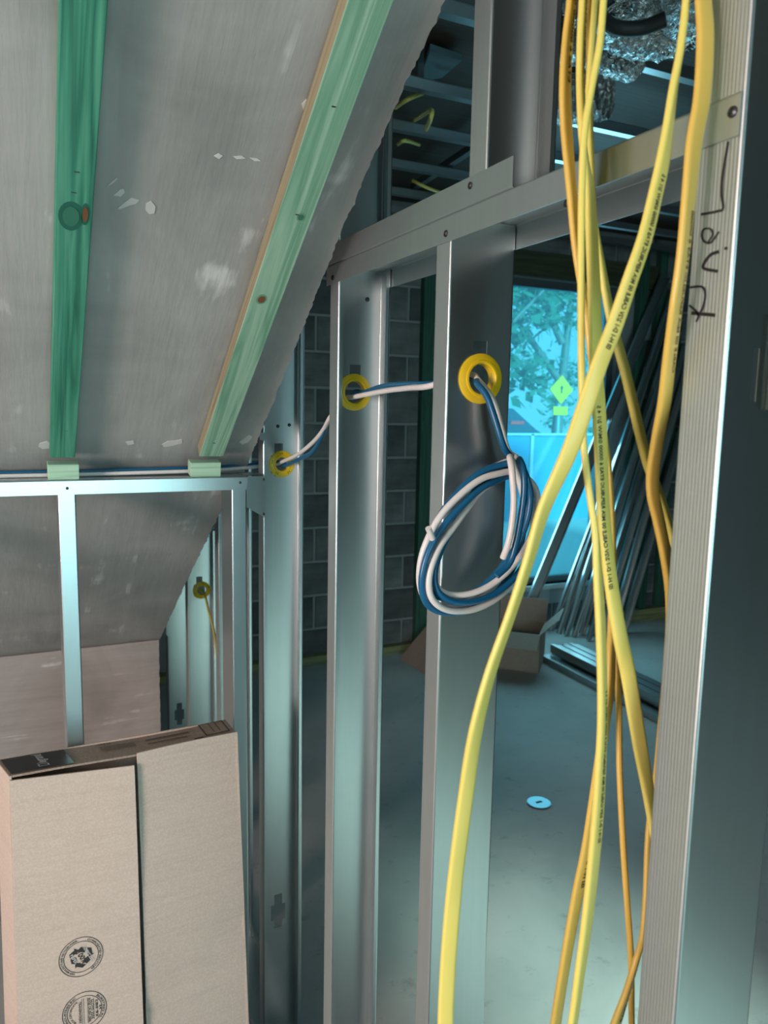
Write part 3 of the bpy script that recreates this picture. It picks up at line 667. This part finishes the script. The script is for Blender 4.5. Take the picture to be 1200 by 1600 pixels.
def stamp(px, py, k, R):
    u0, v0 = boxuv(px, py); w = flapw
    for nm, (V2, F2) in (('stamp_ring', ring2(R*.975, R*1.01)), ('stamp_ring', ring2(R*.765, R*.795))): face_print(nm, V2, F2, u0, v0, .35, w, INK)
    if k == 0:
        V2, F2 = circ_text('100% MANUFACTURED RECYCLED PAPER', R*.83, math.radians(250), math.radians(100), R*.13); face_print('stamp_lettering', V2, F2, u0, v0, 0, w, INK)
        V2, F2 = circ_text('CORRUGATED RECYCLES', R*.83, math.radians(70), math.radians(-60), R*.13); face_print('stamp_lettering', V2, F2, u0, v0, 0, w, INK)
        for i in range(3):                 # chasing arrows
            a = math.radians(100+120*i)
            pts = [(-.34, .02), (-.18, .30), (.10, .30), (.10, .02)]; pts2 = [(.14, .30), (.36, .30), (.50, .02), (.60, .02), (.42, -.20), (.22, .02), (.28, .02)]
            for q_ in (pts, pts2):
                V2 = [((x*math.cos(a)-(y+.22)*math.sin(a))*R*.92, (x*math.sin(a)+(y+.22)*math.cos(a))*R*.92) for x, y in q_]
                face_print('recycling_arrow', V2, [tuple(range(len(V2)))], u0, v0, 0, w, INK)
        w2 = lambda x, y: flapw(x, y)+.0004
        tv, tf = text2d('100%', R*.34); face_print('stamp_lettering', [(x-R*.36, y-R*.1) for x, y in tv], tf, u0, v0, math.radians(-65), w2, INK)
        for s_, dy in (('RECYCLED', .27), ('PAPER', -.38)):
            tv, tf = text2d(s_, R*.20); face_print('stamp_lettering', [(x-R*.4, y+R*dy) for x, y in tv], tf, u0, v0, math.radians(-65), w2, WHITEINK)
    else:
        V2, F2 = circ_text('ATT INDUSTRIES INC', R*.83, math.radians(235), math.radians(115), R*.14); face_print('stamp_lettering', V2, F2, u0, v0, 0, w, INK)
        V2, F2 = circ_text('BURSTING AL', R*.83, math.radians(50), math.radians(-40), R*.14); face_print('stamp_lettering', V2, F2, u0, v0, 0, w, INK)
        V2, F2 = circ_text('BOX CERTIFICATE', R*.60, math.radians(230), math.radians(120), R*.13); face_print('stamp_lettering', V2, F2, u0, v0, 0, w, INK)
        for x_ in (-.12, -.04, .14, .42, .58):
            L_ = math.sqrt(max(0, .76**2-x_**2))*.9
            face_print('stamp_rule', [((x_-.008)*R, -L_*R), ((x_+.008)*R, -L_*R), ((x_+.008)*R, L_*R), ((x_-.008)*R, L_*R)], [(0, 1, 2, 3)], u0, v0, 0, w, INK)
        for s_, x_, L_ in (('TRANSPACKERS', -.26, .55), ('EDGE CRUSH 2000', .17, .62), ('LLOYD 2252', .30, .5), ('LBS 52', .50, .45), ('64', .66, .12)):
            tv, tf = text2d(s_, R*.15); xm = max(v[0] for v in tv); f_ = 2*L_*R/xm
            face_print('stamp_lettering', [(x_*R+y*1.0, L_*R-x*f_) for x, y in tv], tf, u0, v0, 0, w, INK)
stamp(127, 1496, 0, .0375); stamp(133, 1581, 1, .0375)
# dark label and lettering on the top panel
def topp(a, b, h=0):                        # a along width 0..1, b from front 0 to back 1
    return bp(wd*a, hgt-.0005+h-.003*math.sin(math.pi*a)+.0012*math.sin(a*7), -.004-(dep-.004)*b)
def topprint(name, V2, F2, mat, h=.0006): return mesh(name, [topp(a, b, h) for a, b in V2], F2, mat, TOPP)
topprint('dark_label', [(.012+.050*k, b) for k in range(6) for b in (.03, .90)], [(2*i, 2*i+2, 2*i+3, 2*i+1) for i in range(5)], LABELK)
tv, tf = text2d('legrand', 1.0); xm = max(v[0] for v in tv)
topprint('label_lettering', [(.165-y*.055, .30+.52*x/xm) for x, y in tv], tf, WHITEINK, .0012)
for a0, a1, b0, b1 in ((.125, .168, .14, .16), (.125, .168, .24, .26), (.125, .130, .14, .26), (.163, .168, .14, .26)):
    topprint('label_square', [(a0, b0), (a1, b0), (a1, b1), (a0, b1)], [(0, 1, 2, 3)], WHITEINK, .0012)
tv, tf = text2d('ON-Q', 1.0); xm = max(v[0] for v in tv)
topprint('top_lettering', [(.40+.055*x/xm, .80+y*.10) for x, y in tv], tf, INK)
for j in range(5): topprint('top_lettering', [(.40, .42+.06*j), (.55, .42+.06*j), (.55, .445+.06*j), (.40, .445+.06*j)], [(0, 1, 2, 3)], BROWNINK)
for a0, a1, b0, b1 in ((.60, .80, .62, .68), (.60, .78, .40, .45), (.80, .845, .06, .2)): topprint('top_lettering', [(a0, b0), (a1, b0), (a1, b1), (a0, b1)], [(0, 1, 2, 3)], BROWNINK if a0 < .7 else INK)
for a0, a1, b0, b1 in ((.86, .866, .2, .95), (.97, .976, .2, .95), (.86, .976, .2, .24), (.86, .976, .91, .95), (.905, .909, .35, .95), (.935, .939, .35, .95)):
    topprint('top_drawing', [(a0, b0), (a1, b0), (a1, b1), (a0, b1)], [(0, 1, 2, 3)], INK)
# line drawing on the left side panel
def sidep(b, v): return o0+Vector((-.0006, 0, 0))+up*v+out*(-.004-(dep-.006)*b)
for v0, v1 in ((.60, .66), (.52, .57), (.44, .54)):
    for b in (.15, .5, .85):
        mesh('side_drawing', [sidep(b-.12, v0), sidep(b-.08, v0), sidep(b+.1, v1), sidep(b+.06, v1)], [(0, 1, 2, 3)], BROWNINK, SIDE)

# ------------------------------------------------------------------ far room: drain, open carton, steel lengths, timber plates and posts
dc = onZ(842, 1255, 0); dr = empty('floor_drain', (dc.x, dc.y, 0)); tag(dr, 'round metal drain cover set in the concrete floor', 'drain')
def disc(name, c, r, h0, h1, mat, parent, n=28):
    V = [(c.x+r*math.cos(2*math.pi*i/n), c.y+r*math.sin(2*math.pi*i/n), h) for h in (h0, h1) for i in range(n)]
    F = [(i, (i+1) % n, n+(i+1) % n, n+i) for i in range(n)] + [tuple(range(n, 2*n))]
    return mesh(name, V, F, mat, parent)
disc('rim', dc, .050, 0, .003, DARKS, dr); disc('cover', dc, .046, .003, .005, plain('drain_metal', (.16, .36, .44), .4, .6), dr)
mesh('slot', *boxvf((dc.x-.014, dc.y-.006, .005), (dc.x+.014, dc.y+.006, .0056)), BLACK, dr)
# open carton
ca = onZ(785, 1046, 0); cbn = onZ(841, 1053, 0)
cu = (cbn-ca); cu.z = 0; cl = cu.length; cu.normalize(); cv = Vector((-cu.y, cu.x, 0)); ch = onY(815, 990, ca.y-.08).z
car = empty('open_carton', ca); tag(car, 'open brown cardboard carton with raised flaps on the far floor', 'box')
a0 = ca-cu*.12; cl += .12; cw = .30; th = .006
for nm, p_, u_, v_ in (('front_wall', a0, cu*cl, cv*th), ('back_wall', a0+cv*(cw-th), cu*cl, cv*th), ('end_wall', a0+cv*th, cu*th, cv*(cw-2*th)), ('end_wall', a0+cu*(cl-th)+cv*th, cu*th, cv*(cw-2*th))):
    obox(nm, p_, u_, v_, Vector((0, 0, ch)), CARDW, car)
obox('base', a0+Vector((0, 0, .001)), cu*cl, cv*cw, Vector((0, 0, th)), CARDW, car)
Z = Vector((0, 0, 1))
obox('flap', a0+cv*cw+Z*ch, cu*cl, Z*.13+cv*.07, cv*.005, CARDW, car)
obox('flap', a0+cu*cl+Z*ch, cv*cw, Z*.10+cu*.10, cu*.005, CARDW, car)
obox('flap', a0+Z*ch, cu*cl, -Z*.06-cv*.12, cv*-.005, CARDW, car)
obox('flap', a0+Z*ch, cv*cw, Z*.03-cu*.15, Z*.005, CARDW, car)
# flattened carton piece leaning left of it
p1, p2 = onZ(612, 1022, 0), onZ(668, 1056, 0)
dv = (p2-p1); fc = obox('carton_flap_sheet', p1+Vector((0, -.10, .002)), dv, Vector((.22, .02, .20)), Vector((.004, -.004, .004)), CARDW); tag(fc, 'folded brown cardboard sheet lying near the block wall', 'cardboard')
# timber plates on the floor and posts against the far wall
o = box('timber_plate', (XL+2.5, YW-.075, .001), (wx0+.2, YW-.016, .05), TIMB_W); tag(o, 'weathered timber plate along the foot of the block wall', 'timber')
o = box('timber_plate', (wx1-.1, YW-.075, .001), (XR-.05, YW-.016, .09), TIMB_W); tag(o, 'timber plate on the floor right of the window', 'timber')
def post(px, w, mat, label):
    x = onY(px, 700, YW-.05).x; o = box('timber_post', (x-w/2, YW-.06, .052 if px < 800 else .092), (x+w/2, YW-.014, CEIL-.06), mat); tag(o, label, 'post', 'timber posts on the far wall')
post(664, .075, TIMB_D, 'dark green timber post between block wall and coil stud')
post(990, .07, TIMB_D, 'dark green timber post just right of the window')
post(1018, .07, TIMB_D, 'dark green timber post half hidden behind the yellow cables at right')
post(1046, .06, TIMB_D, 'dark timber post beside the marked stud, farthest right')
# pile of steel lengths on the floor
def bar(name, a, b, w, h, label, cat, group, mat, up_=Z, lip=.008):
    a, b = Vector(a), Vector(b); T = (b-a).normalized(); S = T.cross(up_).normalized(); U = S.cross(T).normalized()
    pr = [(-w/2+lip, h), (-w/2, h), (-w/2, 0), (w/2, 0), (w/2, h), (w/2-lip, h)]
    V = [p+S*x+U*y for p in (a, b) for x, y in pr]; F = [(i, i+1, 7+i, 6+i) for i in range(5)]
    o = mesh(name, V, F, mat, None, solid=.0015); tag(o, label, cat, group); return o
pa = onZ(852, 1036, 0); pd = onZ(1030, 1132, 0)-pa; pd.z = 0; pd.normalize(); pn = Vector((-pd.y, pd.x, 0))
if pn.x < 0: pn = -pn
Lp = 3.0
for i, (dn, z, w, h, lab) in enumerate(((.03, .001, .06, .036, 'lowest steel length of the floor pile, nearest the drain'), (.125, .001, .09, .045, 'wide steel length at the bottom of the floor pile, second from the drain'),
        (.22, .001, .09, .045, 'steel length at the bottom of the floor pile, on the window side'))):
    bar('steel_length', pa+pn*dn+Z*(z+h)-pd*.05, pa+pn*dn+Z*(z+h)+pd*Lp, w, h, lab, 'steel stud', 'steel lengths in the floor pile', STEELP, up_=-Z)
for i in range(6):
    bar('steel_length', pa+pn*(.075+.030*i)+Z*(.102-.004*(i % 2))-pd*(.04-.02*(i % 3)), pa+pn*(.075+.030*i)+Z*(.102-.004*(i % 2))+pd*Lp, .026, .05, 'narrow steel length on top of the floor pile, %s from the drain side' % ('first', 'second', 'third', 'fourth', 'fifth', 'sixth')[i], 'steel stud', 'narrow steel lengths on top of the floor pile', STEELP, up_=-Z, lip=.004)
# lengths leaning in the corner beside the window
lean = [((815, 975), (1038, 432), .066), ((872, 990), (1046, 470), .030), ((884, 992), (1052, 452), .035), ((896, 994), (1060, 500), .030), ((908, 990), (1062, 470), .04),
        ((925, 990), (1058, 520), .035), ((938, 992), (1068, 540), .04), ((955, 990), (1075, 560), .045), ((972, 988), (1080, 620), .05), ((860, 985), (1035, 520), .022), ((918, 1000), (1050, 580), .024)]
nm_ = ['widest', 'second', 'third', 'fourth', 'fifth', 'sixth', 'seventh', 'eighth', 'ninth']
for i, (a, b, w) in enumerate(lean):
    A = onZ(a[0], a[1], .004); Bt = onY(b[0], b[1], YW-.09-.012*(i % 4))
    if A.y > YW-.15: A = onY(a[0], a[1], YW-.25-.05*(i % 3)); A.z = max(A.z, .004)
    bar('leaning_steel_length', A, Bt, w, .028, ('wide steel length leaning across the blue window, leftmost of the bundle' if i == 0 else 'narrow steel length leaning in the dark corner, %s from the window side' % ('', 'third', 'fourth', 'fifth', 'sixth', 'eighth', 'ninth', 'tenth', 'last', 'second', 'seventh')[i]), 'steel stud', 'steel lengths leaning in the corner' if i else None, STEELP, up_=Vector((-.35, -1, .1)), lip=.006)

# ------------------------------------------------------------------ ceiling of the far room: channels, duct, plates, cables
def channel(px, py, label, x0=.62, x1=6.2, z=CEIL-.14):
    y = onZ(px, py, z).y
    pr = [(-.032, .0), (-.026, .0), (-.017, -.030), (.017, -.030), (.026, 0), (.032, 0)]
    V = [(x, y+a, z+b+.03) for x in (x0, x1) for a, b in pr]; F = [(i, i+1, 7+i, 6+i) for i in range(5)]
    o = mesh('ceiling_channel', V, F, STEELC, None, solid=.0015); tag(o, label, 'ceiling channel', 'steel channels under the ceiling')
    for xx in (1.3, 2.6, 3.9, 5.2):
        mesh('hanger', *boxvf((xx-.012, y-.002, z+.03), (xx+.012, y+.002, CEIL)), STEELC, o)
    return y
chs = [(700, 26), (660, 143), (660, 212), (650, 268), (640, 308), (640, 336), (640, 358)]
cl_ = ['nearest steel ceiling channel, highest in the gap above the header', 'second nearest steel ceiling channel above the header', 'third steel ceiling channel counted away from the camera', 'fourth steel ceiling channel counted away from the camera',
       'fifth steel ceiling channel, low above the header', 'sixth steel ceiling channel, close to the far wall', 'farthest steel ceiling channel above the window lintel']
ys = [channel(px, py, l_) for (px, py), l_ in zip(chs, cl_)]
# carrier running across the channels
a = onZ(945, 92, CEIL-.10); b = onZ(1070, 18, CEIL-.10)
o = bar('carrier_channel', a+(a-b)*.2, b+(b-a)*1.2, .04, .03, 'steel carrier crossing the ceiling channels below the foil duct', 'ceiling channel', None, STEELC)
a = onZ(690, 268, CEIL-.10); b = onZ(745, 232, CEIL-.10)
o = bar('carrier_channel', a+(a-b)*1.0, b+(b-a)*2, .03, .03, 'short steel carrier above the header between two channels', 'ceiling channel', None, STEELC)
# crumpled foil duct
def duct(pts, R, label):
    P = [Vector(p) for p in spline(pts, 14)]; V, F = [], []; n = 40; rr = random.Random(int(R*1e4)); N0 = Vector((0, 0, 1))
    for i, p in enumerate(P):
        T = (P[min(i+1, len(P)-1)]-P[max(i-1, 0)]).normalized(); N0 = (N0-T*N0.dot(T)).normalized(); B_ = T.cross(N0)
        for k in range(n):
            a = 2*math.pi*k/n; r_ = R*(1+.05*math.sin(i*1.9)+rr.uniform(-.045, .045)); V.append(p+(N0*math.cos(a)+B_*math.sin(a))*r_)
        if i:
            for k in range(n): F.append(((i-1)*n+k, (i-1)*n+(k+1) % n, i*n+(k+1) % n, i*n+k))
    o = mesh('foil_duct', V, F, FOIL); tag(o, label, 'duct'); return o
z = CEIL-.16
duct([onZ(925, -40, z), onZ(985, 20, z), onZ(1050, 22, z), onZ(1120, -60, z)], .10, 'crumpled silver foil duct hanging at the ceiling, upper one')
duct([onZ(870, 60, z+.02), onZ(930, 75, z+.02), onZ(990, 95, z+.02)], .06, 'short crumpled silver foil duct below the larger one')
duct([onZ(850, 150, z+.04), onZ(905, 150, z+.04), onZ(945, 140, z+.04)], .09, 'crumpled silver foil duct behind the yellow cables')
o = tube('black_duct_strap', [onZ(930, 20, z-.10), onZ(960, 42, z-.11), onZ(1000, 44, z-.11), onZ(1040, 30, z-.10)], .018, BLACK); tag(o, 'black strap around the foil duct', 'strap')
# blue grey steel plate on the ceiling
a = onZ(655, 128, CEIL-.04); b = onZ(706, 128, CEIL-.04); c = onZ(722, 95, CEIL-.04); d = onZ(672, 78, CEIL-.04)
V = [a, onZ(690, 122, CEIL-.04), c, d]; V += [v+Z*.02 for v in V]
o = mesh('ceiling_plate', V, [(3, 2, 1, 0), (4, 5, 6, 7), (0, 1, 5, 4), (1, 2, 6, 5), (2, 3, 7, 6), (3, 0, 4, 7)], plain('blue_grey_plate', (.14, .24, .28), .5, .3)); tag(o, 'blue grey plate fixed to the ceiling near the ragged soffit edge', 'plate')
def ccable(pts, label, r=.008):
    o = tube('ceiling_cable', [onZ(x, y, CEIL-zz) for x, y, zz in pts], r, YEL, n=8); tag(o, label, 'cable', 'yellow cables in the ceiling')
ccable([(618, 168, .1), (632, 158, .12), (648, 150, .1), (660, 146, .04)], 'short yellow cable near the ragged edge in the ceiling')
ccable([(640, 192, .05), (660, 180, .16), (674, 172, .2), (673, 185, .24), (666, 202, .2)], 'looped yellow cable hanging between two ceiling channels')
ccable([(622, 225, .12), (630, 220, .14), (640, 221, .12), (655, 226, .06)], 'small yellow cable arc below the third ceiling channel')
ccable([(612, 254, .105), (650, 263, .105), (690, 271, .105), (740, 279, .105)], 'straight yellow cable lying along a ceiling channel', .009)
ccable([(645, 282, .1), (660, 290, .13), (680, 298, .13), (700, 304, .1)], 'sagging yellow cable just above the header')
ccable([(690, 135, .08), (715, 139, .08), (745, 143, .08)], 'yellow cable resting on the second ceiling channel', .009)
# cable along the block wall
# ------------------------------------------------------------------ outside the window
og = box('outside_ground', (-6, YW+.25, -.3), (22, 40, -.02), plain('outside_paving', (.42, .44, .42), .9)); tag(og, 'pale ground outside the window', kind='structure')
fy = 9.0; zt = onY(850, 677, fy).z
fence = empty('hoarding_fence', (6, fy, -.02)); tag(fence, 'pale blue hoarding fence outside the window', 'fence')
FM = plain('hoarding_sheet', (.055, .27, .46), .6); FC = plain('hoarding_cap', (.5, .55, .55), .6)
for i in range(9):
    x = 2.0+i*1.15; mesh('fence_panel', *boxvf((x, fy, -.02), (x+1.135, fy+.03, zt-.03)), FM, fence)
    mesh('fence_post', *boxvf((x-.03, fy-.03, -.02), (x+.02, fy, zt-.01)), FC, fence)
mesh('fence_cap', *boxvf((2, fy-.03, zt-.03), (12.4, fy+.05, zt)), FC, fence)
sy_ = 10.0; sc_ = onY(877, 609, sy_); r_ = abs(onY(895, 609, sy_).x-sc_.x)
sg = empty('road_sign', (sc_.x, sy_, -.02)); tag(sg, 'yellow diamond road sign with a small plate below, outside the window', 'road sign')
SY = plain('sign_yellow', (.98, .55, .01), .5)
V = [(sc_.x, sy_, sc_.z+r_), (sc_.x+r_, sy_, sc_.z), (sc_.x, sy_, sc_.z-r_), (sc_.x-r_, sy_, sc_.z)]
dpl = mesh('diamond_plate', V, [(0, 1, 2, 3)], SY, sg, solid=.02)
V = [(sc_.x+x*r_, sy_-.014, sc_.z+y*r_) for x, y in ((-.05, -.25), (.05, -.25), (.05, .1), (.14, .1), (0, .32), (-.14, .1), (-.05, .1))]
mesh('sign_symbol', V, [tuple(range(7))], INK, dpl)
mesh('lower_plate', *boxvf((sc_.x-r_*.62, sy_-.01, sc_.z-r_*1.75), (sc_.x+r_*.62, sy_+.01, sc_.z-r_*1.15)), SY, sg)
tube('pole', [(sc_.x, sy_+.05, -.02), (sc_.x, sy_+.05, sc_.z+r_*.8)], .04, plain('pole_grey', (.4, .42, .42), .5, .5), sg, n=2)
# parked car behind the fence
cc = onY(806, 660, 14.0); car2 = empty('parked_car', (cc.x, 14, -.02)); tag(car2, 'dark parked car with a red tail light outside', 'car')
CP = plain('car_paint', (.03, .06, .10), .3)
pf = [(-1.9, .35), (-1.95, .8), (-1.8, 1.0), (-1.1, 1.05), (-.6, 1.5), (.9, 1.55), (1.6, 1.1), (1.95, .95), (2.0, .4)]
k0 = cc.z-1.25
V = [(cc.x+x*.9-.9, 14+y, z_*1.0+k0+.0) for y in (0, 1.6) for x, z_ in pf]; n = len(pf)
F = [(i, i+1, n+i+1, n+i) for i in range(n-1)] + [tuple(reversed(range(n))), tuple(range(n, 2*n)), (n-1, 0, n, 2*n-1)]
cbody = mesh('body', V, F, CP, car2)
tl = plain('tail_light', (.9, .05, .06), .4); mesh('tail_light', *boxvf((cc.x-.15, 13.97, cc.z-.04), (cc.x+.2, 14.0, cc.z+.03)), tl, cbody)
for dx in (-2.1, .2):
    disc_c = Vector((cc.x+dx, 13.98, k0+.35)); V = [(disc_c.x+.33*math.cos(a), y, disc_c.z+.33*math.sin(a)) for y in (13.95, 14.15) for a in [i*math.pi/9 for i in range(18)]]
    mesh('wheel', V, [(i, (i+1) % 18, 18+(i+1) % 18, 18+i) for i in range(18)]+[tuple(reversed(range(18))), tuple(range(18, 36))], BLACK, car2)
LEAFM = []
for k, c in enumerate(((.05, .15, .09), (.09, .22, .12), (.035, .12, .08))):
    m, t, b, N, L = nt('leaf_%d' % k); b.inputs['Base Color'].default_value = (*c, 1); b.inputs['Roughness'].default_value = .6
    b.inputs['Transmission Weight'].default_value = 0; LEAFM.append(m)
BARK = mk_timber('bark', (.10, .09, .08), (.17, .15, .13), (.24, .21, .18), long='Z')
def tree(x, y, hgt_, branches, label, seed, spread, nleaf, mi):
    r2 = random.Random(seed); t = empty('tree', (x, y, -.02)); tag(t, label, 'tree', 'trees outside the window')
    tube('trunk', [(x, y, -.02), (x+.1, y, hgt_*.4), (x+.3, y, hgt_)], lambda q_: .16*(1-.6*q_), BARK, t, n=5)
    ends = [Vector((x+.3, y, hgt_))]
    for (dx, dz0, dz1) in branches:
        a = Vector((x+.1, y, hgt_*dz0)); b = Vector((x+dx, y+r2.uniform(-.5, .5), hgt_*dz1)); tube('branch', [a, (a+b)/2+Vector((0, 0, .15)), b], lambda q_: .09*(1-.7*q_), BARK, t, n=5); ends += [b, (a+b)/2]
    V, F = [], []
    for e_ in ends:
        for cl2 in range(7):
            c_ = e_+Vector((r2.gauss(0, spread), r2.gauss(0, spread*.7), r2.gauss(0, spread*.8)))
            for _ in range(nleaf):
                p = c_+Vector((r2.gauss(0, .28), r2.gauss(0, .28), r2.gauss(0, .22))); s_ = r2.uniform(.07, .16)
                d1 = Vector((r2.gauss(0, 1), r2.gauss(0, 1), r2.gauss(0, 1))).normalized(); d2 = d1.orthogonal().normalized(); k_ = len(V)
                V += [p-d1*s_, p+d2*s_*.5, p+d1*s_, p-d2*s_*.5]; F.append((k_, k_+1, k_+2, k_+3))
    o = mesh('foliage', V, F, LEAFM[mi], t); o['kind'] = 'stuff'
bx = onY(850, 640, 11.5).x
tree(bx-2.6, 11.5, 3.6, ((2.2, .3, 1.0), (1.2, .6, 1.3), (3.0, .5, 1.25)), 'leaning tree with a long branch across the window view', 1, .7, 60, 0)
tree(bx+2.6, 14.5, 4.4, ((-2.0, .5, 1.0), (-1.2, .7, 1.2)), 'leafy tree at the right of the window view', 2, .8, 55, 1)
tree(bx-.4, 22.0, 5.0, ((-2.4, .4, .9), (2.4, .4, .9), (1.0, .6, 1.2)), 'distant dense tree straight outside the window', 3, 1.3, 150, 2)
tree(bx+11, 21.0, 4.2, ((-2.4, .3, .8), (2.4, .4, .9)), 'distant tree at the far right outside', 4, 1.2, 110, 1)

# ------------------------------------------------------------------ turn the sheet thickness into real mesh with crisp cut edges
dg = bpy.context.evaluated_depsgraph_get()
todo = [(o, bpy.data.meshes.new_from_object(o.evaluated_get(dg))) for o in list(COL.objects) if o.type == 'MESH' and any(m.type == 'SOLIDIFY' for m in o.modifiers)]
for o, me in todo:
    me.name = o.data.name; sm = any(p.use_smooth for p in o.data.polygons); o.modifiers.clear(); o.data = me
    if sm:
        for p in me.polygons: p.use_smooth = True
        me.set_sharp_from_angle(angle=math.radians(35))
